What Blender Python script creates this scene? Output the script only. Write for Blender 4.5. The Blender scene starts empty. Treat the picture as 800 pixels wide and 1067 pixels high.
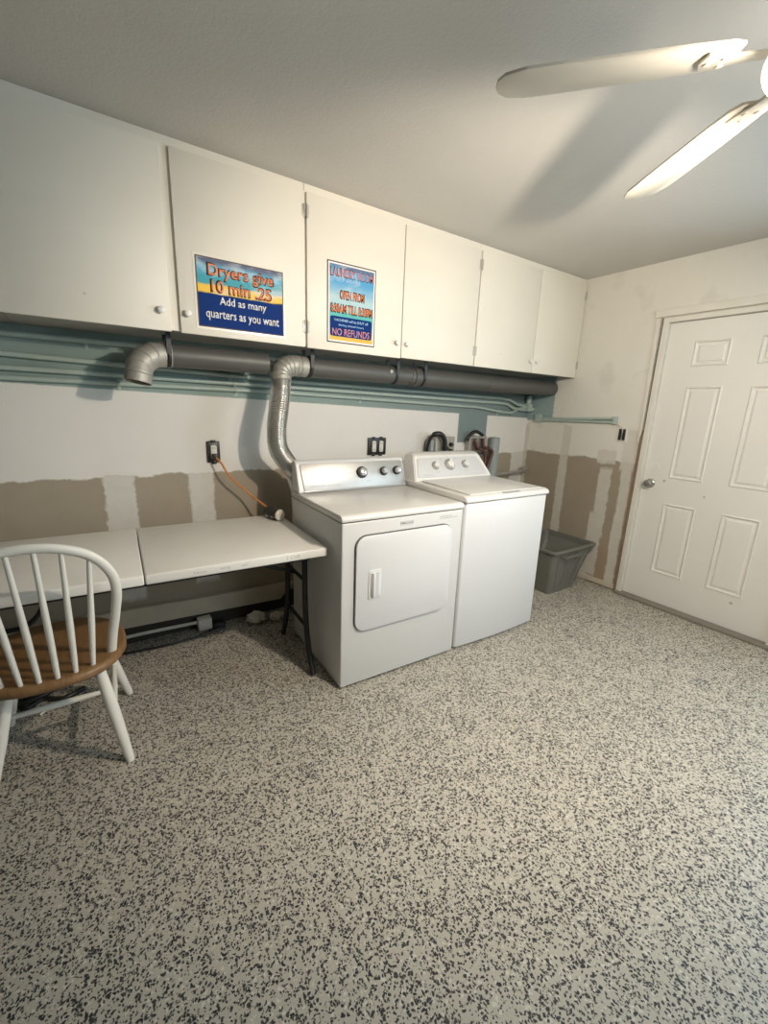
import bpy, bmesh, math, random
from mathutils import Vector, Matrix
random.seed(7)
C = bpy.context.scene.collection
PI = math.pi

# ------------------------------------------------------------------ nodes
class X:
    """small expression wrapper around shader math nodes"""
    def __init__(s, nt, sock): s.nt, s.s = nt, sock
    def _m(s, op, *o, clamp=False):
        n = s.nt.nodes.new('ShaderNodeMath'); n.operation = op; n.use_clamp = clamp
        for i, v in enumerate((s,) + o):
            if isinstance(v, X): s.nt.links.new(v.s, n.inputs[i])
            else: n.inputs[i].default_value = v
        return X(s.nt, n.outputs[0])
    def __add__(s, o): return s._m('ADD', o)
    def __sub__(s, o): return s._m('SUBTRACT', o)
    def __mul__(s, o): return s._m('MULTIPLY', o)
    def __rsub__(s, o): return (s * -1.0) + o
    def abs(s): return s._m('ABSOLUTE')
    def min(s, o): return s._m('MINIMUM', o)
    def max(s, o): return s._m('MAXIMUM', o)
    def sm(s, w): return (s * (1.0 / w))._m('ADD', 0.5, clamp=True)      # 0..1 ramp of width w about zero
    def gt(s, o): return s._m('GREATER_THAN', o)

class M:
    """material builder"""
    def __init__(s, name, rough=.5, metal=0., spec=.5):
        s.m = bpy.data.materials.new(name); s.m.use_nodes = True
        s.nt = s.m.node_tree; s.b = s.nt.nodes['Principled BSDF']
        s.b.inputs['Roughness'].default_value = rough
        s.b.inputs['Metallic'].default_value = metal
        s.b.inputs['Specular IOR Level'].default_value = spec
        g = s.nt.nodes.new('ShaderNodeTexCoord'); s.co = g.outputs['Object']
        sp = s.nt.nodes.new('ShaderNodeSeparateXYZ'); s.nt.links.new(s.co, sp.inputs[0])
        s.x, s.y, s.z = (X(s.nt, sp.outputs[i]) for i in range(3))
    def scaled(s, sc):
        n = s.nt.nodes.new('ShaderNodeMapping'); s.nt.links.new(s.co, n.inputs[0])
        n.inputs['Scale'].default_value = sc if isinstance(sc, tuple) else (sc,) * 3
        return n.outputs[0]
    def noise(s, sc, det=3., rough=.5, off=None):
        n = s.nt.nodes.new('ShaderNodeTexNoise'); n.inputs['Scale'].default_value = 1.
        n.inputs['Detail'].default_value = det; n.inputs['Roughness'].default_value = rough
        s.nt.links.new(s.scaled(sc), n.inputs['Vector'])
        return X(s.nt, n.outputs[0])
    def voro(s, sc, feature='F1', rnd=1., warp=0., wsc=100.):
        n = s.nt.nodes.new('ShaderNodeTexVoronoi'); n.feature = feature
        n.inputs['Scale'].default_value = 1.; n.inputs['Randomness'].default_value = rnd
        v = s.scaled(sc)
        if warp:
            nn = s.nt.nodes.new('ShaderNodeTexNoise'); nn.inputs['Scale'].default_value = wsc
            s.nt.links.new(s.co, nn.inputs['Vector'])
            mx = s.nt.nodes.new('ShaderNodeVectorMath'); mx.operation = 'MULTIPLY_ADD'
            s.nt.links.new(nn.outputs['Color'], mx.inputs[0]); mx.inputs[1].default_value = (warp,) * 3
            s.nt.links.new(v, mx.inputs[2]); v = mx.outputs[0]
        s.nt.links.new(v, n.inputs['Vector'])
        sp = s.nt.nodes.new('ShaderNodeSeparateColor'); s.nt.links.new(n.outputs['Color'], sp.inputs[0])
        return X(s.nt, n.outputs['Distance']), X(s.nt, sp.outputs[0]), X(s.nt, sp.outputs[1])
    def mix(s, f, a, b):
        n = s.nt.nodes.new('ShaderNodeMix'); n.data_type = 'RGBA'
        for i, v in ((0, f), (6, a), (7, b)):
            if isinstance(v, X): s.nt.links.new(v.s, n.inputs[i])
            elif hasattr(v, 'is_linked'): s.nt.links.new(v, n.inputs[i])
            elif i == 0: n.inputs[0].default_value = v
            else: n.inputs[i].default_value = (*v, 1.)
        return n.outputs[2]
    def col(s, c):
        if isinstance(c, tuple): s.b.inputs['Base Color'].default_value = (*c, 1.)
        else: s.nt.links.new(c, s.b.inputs['Base Color'])
        return s
    def bump(s, h, strength=.3, dist=.01):
        n = s.nt.nodes.new('ShaderNodeBump'); n.inputs['Strength'].default_value = strength
        n.inputs['Distance'].default_value = dist
        s.nt.links.new(h.s, n.inputs['Height']); s.nt.links.new(n.outputs[0], s.b.inputs['Normal'])
        return s
    def rough(s, e): s.nt.links.new(e.s, s.b.inputs['Roughness']); return s

def plain(name, c, rough=.5, metal=0., var=.08, sc=9., bump=0., bsc=60., spec=.5):
    m = M(name, rough, metal, spec)
    d = tuple(v * (1 - var) for v in c)
    m.col(m.mix(m.noise(sc, 4.), d, tuple(min(1, v * (1 + var * .5)) for v in c)))
    if bump: m.bump(m.noise(bsc, 3.), bump, .004)
    return m.m

# ------------------------------------------------------------------ geometry
class G:
    def __init__(s): s.bm = bmesh.new()
    def box(s, x0, x1, y0, y1, z0, z1, bev=0., seg=2, mat=None):
        r = bmesh.ops.create_cube(s.bm, size=1.)
        vs = r['verts']
        for v in vs:
            v.co = Vector(((x0 + x1) / 2 + v.co.x * (x1 - x0), (y0 + y1) / 2 + v.co.y * (y1 - y0), (z0 + z1) / 2 + v.co.z * (z1 - z0)))
        if bev:
            es = list({e for v in vs for e in v.link_edges})
            q = bmesh.ops.bevel(s.bm, geom=es, offset=bev, segments=seg, profile=.5, affect='EDGES')
            vs = list({v for f in q['faces'] for v in f.verts} | {v for v in vs if v.is_valid})
        if mat is not None:
            bmesh.ops.transform(s.bm, matrix=mat, verts=vs)
        return s
    def prism(s, pts, axis, a, b, bev=0., seg=2, taper=None):
        """polygon pts (2-D) extruded along axis from a to b"""
        def mk(p, t):
            u, w = p
            return {'x': (t, u, w), 'y': (u, t, w), 'z': (u, w, t)}[axis]
        n = len(pts)
        A = [s.bm.verts.new(mk(p, a)) for p in pts]
        B = [s.bm.verts.new(mk(p, b)) for p in (taper or pts)]
        fs = [s.bm.faces.new(A), s.bm.faces.new(B[::-1])]
        for i in range(n):
            j = (i + 1) % n
            fs.append(s.bm.faces.new((A[i], B[i], B[j], A[j])))
        bmesh.ops.recalc_face_normals(s.bm, faces=fs)
        if bev:
            es = list({e for f in fs for e in f.edges})
            bmesh.ops.bevel(s.bm, geom=es, offset=bev, segments=seg, profile=.5, affect='EDGES')
        return s
    def tube(s, pts, r, n=12, caps=True, flat=None, up=None):
        """swept tube; r scalar or list; flat scales the second cross axis"""
        P = [Vector(p) for p in pts]; k = len(P)
        R = r if isinstance(r, (list, tuple)) else [r] * k
        T = []
        for i in range(k):
            d = (P[min(i + 1, k - 1)] - P[max(i - 1, 0)])
            T.append(d.normalized())
        N = Vector(up) if up else (Vector((0, 0, 1)) if abs(T[0].z) < .9 else Vector((1, 0, 0)))
        N = (N - T[0] * N.dot(T[0])).normalized()
        rings = []
        for i in range(k):
            N = (N - T[i] * N.dot(T[i])).normalized(); Bn = T[i].cross(N)
            f = flat if flat else 1.
            rings.append([s.bm.verts.new(P[i] + (N * math.cos(2 * PI * j / n) + Bn * f * math.sin(2 * PI * j / n)) * R[i]) for j in range(n)])
        for i in range(k - 1):
            for j in range(n):
                q = (j + 1) % n
                s.bm.faces.new((rings[i][j], rings[i][q], rings[i + 1][q], rings[i + 1][j]))
        if caps:
            s.bm.faces.new(rings[0][::-1]); s.bm.faces.new(rings[-1])
        return s
    def lathe(s, prof, mat=None, n=24, caps=True):
        """profile (radius, height) about z, then transformed"""
        mat = mat or Matrix()
        rings = [[s.bm.verts.new(mat @ Vector((r * math.cos(2 * PI * j / n), r * math.sin(2 * PI * j / n), h))) for j in range(n)] for r, h in prof]
        for i in range(len(rings) - 1):
            for j in range(n):
                q = (j + 1) % n
                s.bm.faces.new((rings[i][j], rings[i][q], rings[i + 1][q], rings[i + 1][j]))
        if caps:
            s.bm.faces.new(rings[0][::-1]); s.bm.faces.new(rings[-1])
        return s
    def make(s, name, m, parent=None, world=False, smooth=True, angle=40, kind=None, label=None):
        if world and parent is not None:
            bmesh.ops.transform(s.bm, matrix=parent.matrix_basis.inverted(), verts=s.bm.verts)
        bmesh.ops.recalc_face_normals(s.bm, faces=s.bm.faces)
        me = bpy.data.meshes.new(name); s.bm.to_mesh(me); s.bm.free()
        me.materials.append(m)
        if smooth:
            me.polygons.foreach_set('use_smooth', [True] * len(me.polygons))
            try: me.set_sharp_from_angle(angle=math.radians(angle))
            except Exception: pass
        o = bpy.data.objects.new(name, me); C.objects.link(o)
        if parent is not None: o.parent = parent
        if kind: o['kind'] = kind
        if label: o['label'] = label
        return o

def axis_mat(p, d, roll=None):
    """matrix taking local z to direction d, at p"""
    q = Vector((0, 0, 1)).rotation_difference(Vector(d).normalized())
    return Matrix.Translation(p) @ q.to_matrix().to_4x4()

def thing(name, label, cat, loc=(0, 0, 0), rz=0., group=None):
    o = bpy.data.objects.new(name, None); C.objects.link(o); o.empty_display_size = .1
    o.location = loc; o.rotation_euler = (0, 0, rz)
    o.matrix_basis = Matrix.Translation(loc) @ Matrix.Rotation(rz, 4, 'Z')
    return tag(o, label, cat, group)
def tag(o, label, cat, group=None):
    o['label'] = label; o['category'] = cat
    if group: o['group'] = group
    return o
def rrect(x0, x1, z0, z1, r, n=5):
    p = []
    for cx, cz, a in ((x1 - r, z1 - r, 0), (x0 + r, z1 - r, 90), (x0 + r, z0 + r, 180), (x1 - r, z0 + r, 270)):
        for i in range(n + 1):
            t = math.radians(a + 90 * i / n); p.append((cx + r * math.cos(t), cz + r * math.sin(t)))
    return p
def spline(pts, n=8):
    """Catmull-Rom through pts"""
    P = [Vector(p) for p in pts]; P = [P[0] * 2 - P[1]] + P + [P[-1] * 2 - P[-2]]
    o = []
    for i in range(1, len(P) - 2):
        for k in range(n):
            t = k / n; a, b, c, d = P[i - 1:i + 3]
            o.append(.5 * ((2 * b) + (c - a) * t + (2 * a - 5 * b + 4 * c - d) * t * t + (3 * b - a - 3 * c + d) * t ** 3))
    o.append(P[-2]); return o

def text(name, body, m, parent, width, height, mat, depth=.0006, off=0., bold=0., kind=None, label=None):
    """flat raised lettering, scaled to width x height, centred at mat (x right, y up, z out)"""
    cu = bpy.data.curves.new(name, 'FONT'); cu.body = body; cu.size = 1.
    cu.extrude = 0.; cu.offset = 0.; cu.align_x = 'CENTER'; cu.resolution_u = 3
    cu.offset = bold
    o = bpy.data.objects.new(name, cu); C.objects.link(o)
    dg = bpy.context.evaluated_depsgraph_get()
    me = bpy.data.meshes.new_from_object(o.evaluated_get(dg))
    bpy.data.objects.remove(o); bpy.data.curves.remove(cu)
    bm = bmesh.new(); bm.from_mesh(me); bpy.data.meshes.remove(me)
    xs = [v.co.x for v in bm.verts]; ys = [v.co.y for v in bm.verts]
    cx, cy = (min(xs) + max(xs)) / 2, (min(ys) + max(ys)) / 2
    kx, ky = width / (max(xs) - min(xs)), height / (max(ys) - min(ys))
    for v in bm.verts: v.co = Vector(((v.co.x - cx) * kx, (v.co.y - cy) * ky, 0))
    q = bmesh.ops.extrude_face_region(bm, geom=list(bm.faces))
    for v in q['geom']:
        if isinstance(v, bmesh.types.BMVert): v.co.z += depth
    bmesh.ops.transform(bm, matrix=mat, verts=bm.verts)
    g = G(); g.bm.free(); g.bm = bm
    return g.make(name, m, parent, smooth=False, label=label)

# ------------------------------------------------------------------ materials
def floor_mat():
    m = M('speckled_epoxy', .46, spec=.4)
    base = m.mix(m.noise(4., 5.), (.54, .50, .415), (.65, .605, .505))
    base = m.mix(m.noise(160., 3., .7), (.40, .375, .325), base)
    d0, r0, g0 = m.voro((85., 85., 1.), warp=1.4, wsc=90.)
    pale = (.36 - d0).sm(.10) * r0.gt(.55)
    base = m.mix(pale * .6, base, (.74, .71, .64))
    d1, r1, g1 = m.voro((84., 105., 1.), warp=2.2, wsc=60.)
    d2, r2, g2 = m.voro((150., 130., 1.), warp=1.8, wsc=130.)
    d3, r3, g3 = m.voro((112., 90., 1.), warp=2.0, wsc=80.)
    clump = m.noise(7., 3.) * .5 + .10
    f1 = (.40 - d1).sm(.16) * r1._m('LESS_THAN', clump + .05)
    f2 = (.46 - d2).sm(.16) * r2._m('LESS_THAN', clump + .06)
    f3 = (.38 - d3).sm(.16) * r3._m('LESS_THAN', clump + .0)
    f = f1.max(f2).max(f3)
    c = m.mix(f, base, m.mix(g1, (.010, .010, .016), (.045, .042, .046)))
    m.col(c)
    m.bump(m.noise(220., 2.) + f * .4, .10, .002)
    return m.m

def wall_back_mat():
    m = M('patched_plaster_back', .75, spec=.3)
    n1 = m.noise(7., 5., .6) - .5; n2 = m.noise(28., 4.) - .5
    x, z = m.x + n2 * .030 + n1 * .03, m.z + n2 * .022 + n1 * .05
    paint = m.mix(m.noise(3.5, 4.), (.70, .685, .645), (.775, .76, .72))
    board = m.mix(m.noise(6., 5., .6), (.315, .27, .205), (.385, .335, .26))
    mud = m.mix(m.noise(18., 5.), (.60, .585, .54), (.72, .70, .66))
    tan = ((m.x * .022 + 1.032).max(.985) - m.z - n2 * .012 - n1 * .06).sm(.010)
    c = m.mix(tan, paint, board)
    strips = None
    for x0, x1, zt, zb in ((-3.40, -3.255, 1.02, .27), (-2.98, -2.845, 1.02, .30), (-.17, .02, 1.1, -.1), (-1.6, -1.45, 1.05, .3)):
        w = ((x - (x0 + x1) / 2).abs() * -1. + (x1 - x0) / 2)
        # rounded lower end
        t = (z - zb) * .35
        e = w.min(t).sm(.012) * (zt - m.z).sm(.02)
        strips = e if strips is None else strips.max(e)
    c = m.mix(strips * (tan * .7 + .15), c, mud)
    # wall colour goes dark near the floor
    low_dark = (.13 - m.z + n1 * .06).sm(.02) * (m.x + 3.42).sm(.05)
    c = m.mix(low_dark * .9, c, (.03, .026, .022))
    teal = (m.z + (m.x + 3.7) * .027 - 1.445 + n2 * .006).sm(.006)
    patch = (((m.x + .71).abs() * -1. + .17).min(m.z - 1.13)).sm(.008)
    tcol = m.mix(m.noise(5., 4.), (.23, .305, .28), (.30, .38, .35))  # band kept darker than the conduits, painting the shade between them
    tcol = m.mix((m.x + 1.6).sm(1.5), tcol, (.205, .26, .26))
    c = m.mix(teal.max(patch * (1.45 - m.z).sm(.02)), c, tcol)
    m.col(c); m.bump(m.noise(40., 5.) + m.noise(6., 3.) * .6, .10, .004)
    return m.m

def wall_right_mat():
    m = M('patched_plaster_right', .75, spec=.3)
    n1 = m.noise(7., 5., .6) - .5; n2 = m.noise(30., 4.) - .5
    y, z = m.y + n2 * .026 + n1 * .035, m.z + n2 * .022 + n1 * .07
    paint = m.mix(m.noise(2.5, 5., .6), (.66, .645, .585), (.76, .745, .685))
    paint = m.mix((m.noise(5., 4.) - .62).sm(.12) * .35, paint, (.52, .50, .45))
    board = m.mix(m.noise(5., 5., .6), (.30, .255, .19), (.365, .315, .24))
    board = m.mix((.35 - m.z).sm(.5) * (-.80 - m.y).sm(.1) * .5, board, (.36, .25, .15))
    mud = m.mix(m.noise(14., 5.), (.54, .515, .455), (.66, .635, .57))
    low = (1.045 - m.z - n2 * .014 - n1 * .06).sm(.012) * (m.y + 1.10).sm(.01)
    c = m.mix(low, paint, board)
    st = None
    def strip(y0, y1, zt, zb, k):
        w = ((y - (y0 + y1) / 2).abs() * -1. + (y1 - y0) / 2)
        t = ((z - zb).min(zt - z)) * k
        return w.min(t).sm(.012)
    for a in ((-.475, -.395, 1.3, -.2, 1.), (-.875, -.775, .985, .42, .35), (-.865, -.745, .60, .06, .5), (-.89, -.74, 1.12, 1.02, .8),
              (-1.03, -.95, 1.3, .02, .35), (-.80, -.60, .12, -.05, .6), (-1.04, -.93, 1.2, .98, .5), (-.04, .05, 1.3, .6, 1.)):
        e = strip(*a); st = e if st is None else st.max(e)
    c = m.mix(st * .85, c, mud)
    teal = (m.y + .27 + n2 * .03).sm(.01) * (m.z - 1.33 + n2 * .01).sm(.01)
    c = m.mix(teal, c, m.mix(m.noise(9., 3.), (.25, .34, .34), (.33, .43, .42)))
    m.col(c); m.bump(m.noise(45., 5.) + m.noise(7., 3.) * .8, .16, .004)
    return m.m

MT = {}
m = M('clear_pane'); nt = m.nt
tr = nt.nodes.new('ShaderNodeBsdfTransparent'); tr.inputs[0].default_value = (.96, .98, .97, 1.)
gl = nt.nodes.new('ShaderNodeBsdfGlossy'); gl.inputs['Roughness'].default_value = .02
mx = nt.nodes.new('ShaderNodeMixShader'); mx.inputs[0].default_value = .05
nt.links.new(tr.outputs[0], mx.inputs[1]); nt.links.new(gl.outputs[0], mx.inputs[2])
nt.links.new(mx.outputs[0], nt.nodes['Material Output'].inputs['Surface']); MT['pane'] = m.m
MT['floor'] = floor_mat(); MT['wb'] = wall_back_mat(); MT['wr'] = wall_right_mat()
m = M('ceiling_texture', .9, spec=.2)
m.col(m.mix(m.noise(3., 4.), (.56, .545, .515), (.615, .60, .565))); m.bump(m.noise(120., 4.) + m.noise(45., 3.) * .6, .28, .005); MT['ceil'] = m.m
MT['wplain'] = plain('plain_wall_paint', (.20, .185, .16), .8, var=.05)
m = M('cabinet_paint', .48)
w = (m.noise((6., 6., 6.), 5.) - .60).sm(.25)
c = m.mix(m.noise((2.5, 2.5, 6.), 4.), (.73, .695, .61), (.79, .76, .675))
dv, rv, gv = m.voro(9.)
c = m.mix((.05 - dv).sm(.03) * rv.gt(.8) * .5, c, (.42, .38, .32))
m.col(c); m.bump(m.noise((70., 70., 14.), 3.), .06, .003); MT['cab'] = m.m
MT['cabshade'] = plain('cabinet_shaded_paint', (.36, .35, .32), .6, var=.1)  # same cabinet paint, with the shade below put into its colour
MT['knobw'] = plain('white_knob_enamel', (.78, .775, .75), .25, var=.03)
MT['hinge'] = plain('painted_hinge', (.55, .53, .48), .4, .3, var=.2)
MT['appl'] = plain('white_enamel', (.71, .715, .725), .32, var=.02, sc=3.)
MT['applshade'] = plain('white_enamel_shaded_sides', (.66, .66, .65), .38, var=.04, sc=4.)  # same enamel, darkened to carry the shade on the sides
MT['appllit'] = plain('white_enamel_lit_top', (.76, .75, .725), .24, var=.05, sc=6.)  # same enamel, lighter and warmer: lamp light on the tops painted in
MT['seamd'] = plain('dark_gap', (.10, .10, .10), .8, var=.1)
MT['silver'] = plain('brushed_silver', (.50, .50, .49), .45, .75, var=.04, sc=(2., 2., 160.))
MT['greyp'] = plain('light_grey_plastic', (.60, .61, .62), .4, var=.03)
MT['black'] = plain('black_plastic', (.02, .02, .02), .4, var=.2)
MT['blackmetal'] = plain('black_painted_steel', (.010, .010, .010), .5, .0, var=.2)
MT['chrome'] = plain('satin_chrome', (.72, .72, .70), .2, .9, var=.03)
MT['nickel'] = plain('satin_nickel', (.50, .47, .42), .28, 1., var=.05)
MT['print'] = plain('grey_print', (.36, .36, .36), .6, var=.05)
MT['galv'] = plain('galvanised_steel', (.42, .41, .37), .55, .45, var=.18, sc=30.)
MT['flex'] = plain('foil_duct', (.64, .63, .60), .30, .9, var=.12, sc=25.)
MT['duct'] = plain('dull_grey_duct', (.105, .105, .097), .5, .2, var=.15, sc=8.)
MT['teal'] = plain('teal_painted_conduit', (.39, .475, .435), .45, var=.12, sc=12.)
MT['table'] = plain('white_table_plastic', (.78, .765, .72), .45, var=.06, sc=5., bump=.05, bsc=160.)
MT['chairw'] = plain('white_chair_paint', (.83, .81, .74), .38, var=.03)
m = M('oak_wood', .42)
gr = m.noise((42., 3., 30.), 5., .6)
c = m.mix(gr, (.17, .09, .034), (.32, .185, .08)); c = m.mix((m.noise((130., 6., 60.), 3.) - .55).sm(.2) * .4, c, (.15, .075, .03))
m.col(c); MT['oak'] = m.m
MT['orange'] = plain('orange_cord_rubber', (.62, .22, .05), .5, var=.05)
MT['bin'] = plain('grey_tote_plastic', (.155, .155, .135), .5, var=.08)
MT['pvc'] = plain('grey_pvc', (.30, .345, .345), .45, var=.06)
MT['fanw'] = plain('white_fan_enamel', (.66, .635, .565), .4, var=.03)
MT['fanb'] = plain('antique_brass', (.36, .27, .15), .35, .8, var=.1)
m = M('door_paint', .45)
c = m.mix(m.noise(2.5, 4.), (.715, .705, .665), (.77, .76, .715))
spots = None
for sy, sz, r in ((-1.255, .945, .012), (-1.52, .875, .009), (-1.80, .20, .012)):
    e = (r - ((m.y - sy).abs() + (m.z - sz).abs())).sm(.006); spots = e if spots is None else spots.max(e)
m.col(m.mix(spots * .6, c, (.25, .22, .18))); MT['door'] = m.m
MT['trim'] = plain('trim_paint', (.72, .70, .63), .5, var=.1, sc=8.)
MT['wood'] = plain('bare_brown_wood', (.24, .175, .12), .8, var=.25, sc=20.)
MT['board'] = plain('cream_painted_board', (.58, .52, .42), .65, var=.2, sc=7.)
MT['thresh'] = plain('worn_threshold', (.24, .22, .18), .6, var=.25, sc=12.)
MT['whitepl'] = plain('white_plastic', (.68, .66, .60), .5, var=.1)
MT['paper'] = plain('crumpled_paper', (.70, .66, .58), .9, var=.15, sc=30.)
MT['copper'] = plain('copper_hose', (.10, .040, .03), .45, .2, var=.2)
MT['boxmetal'] = plain('dull_box_metal', (.42, .40, .36), .45, .4, var=.15, sc=20.)
MT['lens'] = plain('sleeve_film', (.80, .76, .66), .25, var=.02)
MT['navy'] = plain('navy_ink', (.007, .034, .17), .7, var=.06, spec=.1)
MT['inkw'] = plain('white_ink', (.80, .80, .80), .5, var=.02)
MT['inklb'] = plain('light_blue_ink', (.38, .60, .85), .5, var=.02)
MT['inko'] = plain('orange_ink', (.80, .25, .10), .5, var=.15, sc=60.)
MT['inkd'] = plain('dark_outline_ink', (.06, .03, .03), .5, var=.05)
MT['inkp'] = plain('pink_ink', (.62, .28, .33), .5, var=.05)
MT['marker'] = plain('faded_marker', (.50, .50, .49), .8, var=.1)

# ------------------------------------------------------------------ setting
H = 2.446; XL = -5.0; YR = -4.1
def wall(name, g, mt): return g.make(name, mt, kind='structure', smooth=False)
wall('floor', G().box(XL - .12, .12, YR - .12, .12, -.1, 0.), MT['floor'])
wall('ceiling', G().box(XL - .12, .12, YR - .12, .12, H, H + .1), MT['ceil'])
wall('wall_back', G().box(XL - .12, .12, 0., .12, 0., H), MT['wb'])
wall('wall_left', G().box(XL - .12, XL, YR, 0., 0., H), MT['wplain'])
wall('wall_front', G().box(XL, 0., YR - .12, YR, 0., 1.52).box(XL, 0., YR - .12, YR, 2.15, H).box(XL, -2.3, YR - .12, YR, 1.52, 2.15).box(-1.0, 0., YR - .12, YR, 1.52, 2.15), MT['wplain'])
# right wall: door opening, window opening
D0, D1 = -1.107, -2.021          # door slab
W0, W1, WZ0, WZ1 = -2.32, -3.25, .95, 2.10
g = G()
g.box(0, .12, -1.045, 0., 0., H)
g.box(0, .12, -2.085, -1.045, 2.075, H)
g.box(0, .12, W0, -2.085, 0., H)
g.box(0, .12, W1, W0, 0., WZ0).box(0, .12, W1, W0, WZ1, H)
g.box(0, .12, YR, W1, 0., H)
wall('wall_right', g, MT['wr'])

def window(name, horiz, a, b, p0, p1, z0, z1):
    """frame with a middle rail; horiz = axis the window runs along"""
    f = .045; g = G()
    def bx(u0, u1, zz0, zz1):
        if horiz == 'y': g.box(p0, p1, u0, u1, zz0, zz1)
        else: g.box(u0, u1, p0, p1, zz0, zz1)
    bx(a, a + f, z0, z1); bx(b - f, b, z0, z1); bx(a + f, b - f, z0, z0 + f); bx(a + f, b - f, z1 - f, z1)
    bx(a + f, b - f, (z0 + z1) / 2 - .02, (z0 + z1) / 2 + .02)
    w = g.make(name, MT['trim'], kind='structure', smooth=False)
    pm = (p0 + p1) / 2; q = G()
    if horiz == 'y': q.box(pm - .002, pm + .002, a + f, b - f, z0 + f, z1 - f)
    else: q.box(a + f, b - f, pm - .002, pm + .002, z0 + f, z1 - f)
    q.make('pane', MT['pane'], w, smooth=False)
    return w
window('window_1', 'y', W1, W0, .03, .08, WZ0, WZ1)
window('fill_window', 'x', -2.3, -1.0, YR - .08, YR - .03, 1.52, 2.15)  # unseen rear window, added for bluish fill light

# door
g = G(); bm = g.bm
ys = [D1, -1.85, -1.638, -1.49, -1.278, D0]; zs = [.02, .25, .785, .968, 1.61, 1.737, 1.905, 2.035]
V = [[bm.verts.new((.02, y, z)) for z in zs] for y in ys]
panels = []
for i in range(5):
    for j in range(7):
        f = bm.faces.new((V[i][j], V[i][j + 1], V[i + 1][j + 1], V[i + 1][j]))
        if i in (1, 3) and j in (1, 3, 5): panels.append(f)
bmesh.ops.recalc_face_normals(bm, faces=bm.faces)
if bm.faces[:][0].normal.x > 0:
    bmesh.ops.reverse_faces(bm, faces=bm.faces)
for f in panels:
    bmesh.ops.inset_individual(bm, faces=[f], thickness=.012, depth=.006)
    bmesh.ops.inset_individual(bm, faces=[f], thickness=.014, depth=-.013)
    bmesh.ops.inset_individual(bm, faces=[f], thickness=.012, depth=0.)
    bmesh.ops.inset_individual(bm, faces=[f], thickness=.016, depth=.008)
be = [e for e in bm.edges if e.is_boundary]
q = bmesh.ops.extrude_edge_only(bm, edges=be)
for v in q['geom']:
    if isinstance(v, bmesh.types.BMVert): v.co.x = .062
q2 = [e for e in bm.edges if e.is_boundary]; bmesh.ops.holes_fill(bm, edges=q2)
door = g.make('door_1', MT['door'], kind='structure', smooth=False)
mk = axis_mat((.0195, -1.165, .915), (-1, 0, 0))
G().lathe([(.001, .0), (.033, .0), (.033, .004), (.028, .009), (.012, .012), (.011, .030), (.020, .036), (.027, .046), (.027, .058), (.020, .066), (.001, .068)], mk).make('door_knob', MT['nickel'], door, label='satin nickel door knob')
G().lathe([(.001, 0), (.031, 0), (.030, .004), (.001, .005)], axis_mat((.0195, -1.172, 1.035), (-1, 0, 0))).make('deadbolt_cover', MT['door'], door)
# jamb, casing, threshold, rotten wood strip
g = G()
g.box(-.012, .11, -1.104, -1.067, 0, 2.04, .003).box(-.012, .11, -2.062, -2.025, 0, 2.04, .003).box(-.012, .11, -2.062, -1.067, 2.0385, 2.072, .003)
g.box(.063, .11, -2.025, -1.104, 1.98, 2.038)
wall('trim_1', g, MT['trim'])
g = G()
g.prism([(-1.012, 2.078), (-2.12, 2.078), (-2.12, 2.128), (-1.005, 2.128)], 'x', -.020, -.0005, .004)
g.box(-.018, -.0005, -2.125, -2.064, 0, 2.078, .004)
wall('trim_2', g, MT['trim'])
wall('trim_3', G().box(-.05, .115, -2.066, -1.064, 0., .018, .005), MT['thresh'])
wall('trim_4', G().prism([(-1.0455, .0), (-1.0455, 1.24), (-1.058, 1.30), (-1.0665, 1.22), (-1.0665, .0)], 'x', -.012, .05, .001), MT['wood'])
# black backing that paints the shade inside the crack beside the jamb
wall('crack_backing', G().box(.03, .1, -1.0665, -1.0455, 1.2, 2.07), MT['black'])
# plaster bead left of the crack
wall('trim_6', G().prism([(-1.030, 1.20), (-1.034, 1.32), (-1.016, 2.078), (-1.041, 2.078), (-1.046, 2.02), (-1.036, 1.97), (-1.048, 1.9), (-1.050, 1.32), (-1.050, 1.20)], 'x', -.012, -.0005, .002), MT['trim'])
# loose board low on the back wall
wall('baseboard_back', G().prism([(-4.9, .165), (-2.46, .085), (-2.36, .19), (-4.9, .275)], 'y', -.035, -.001, .003), MT['board'])
wall('baseboard_right', G().box(-.010, -.0005, -1.05, -.02, .012, .055, .003), MT['board'])

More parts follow.
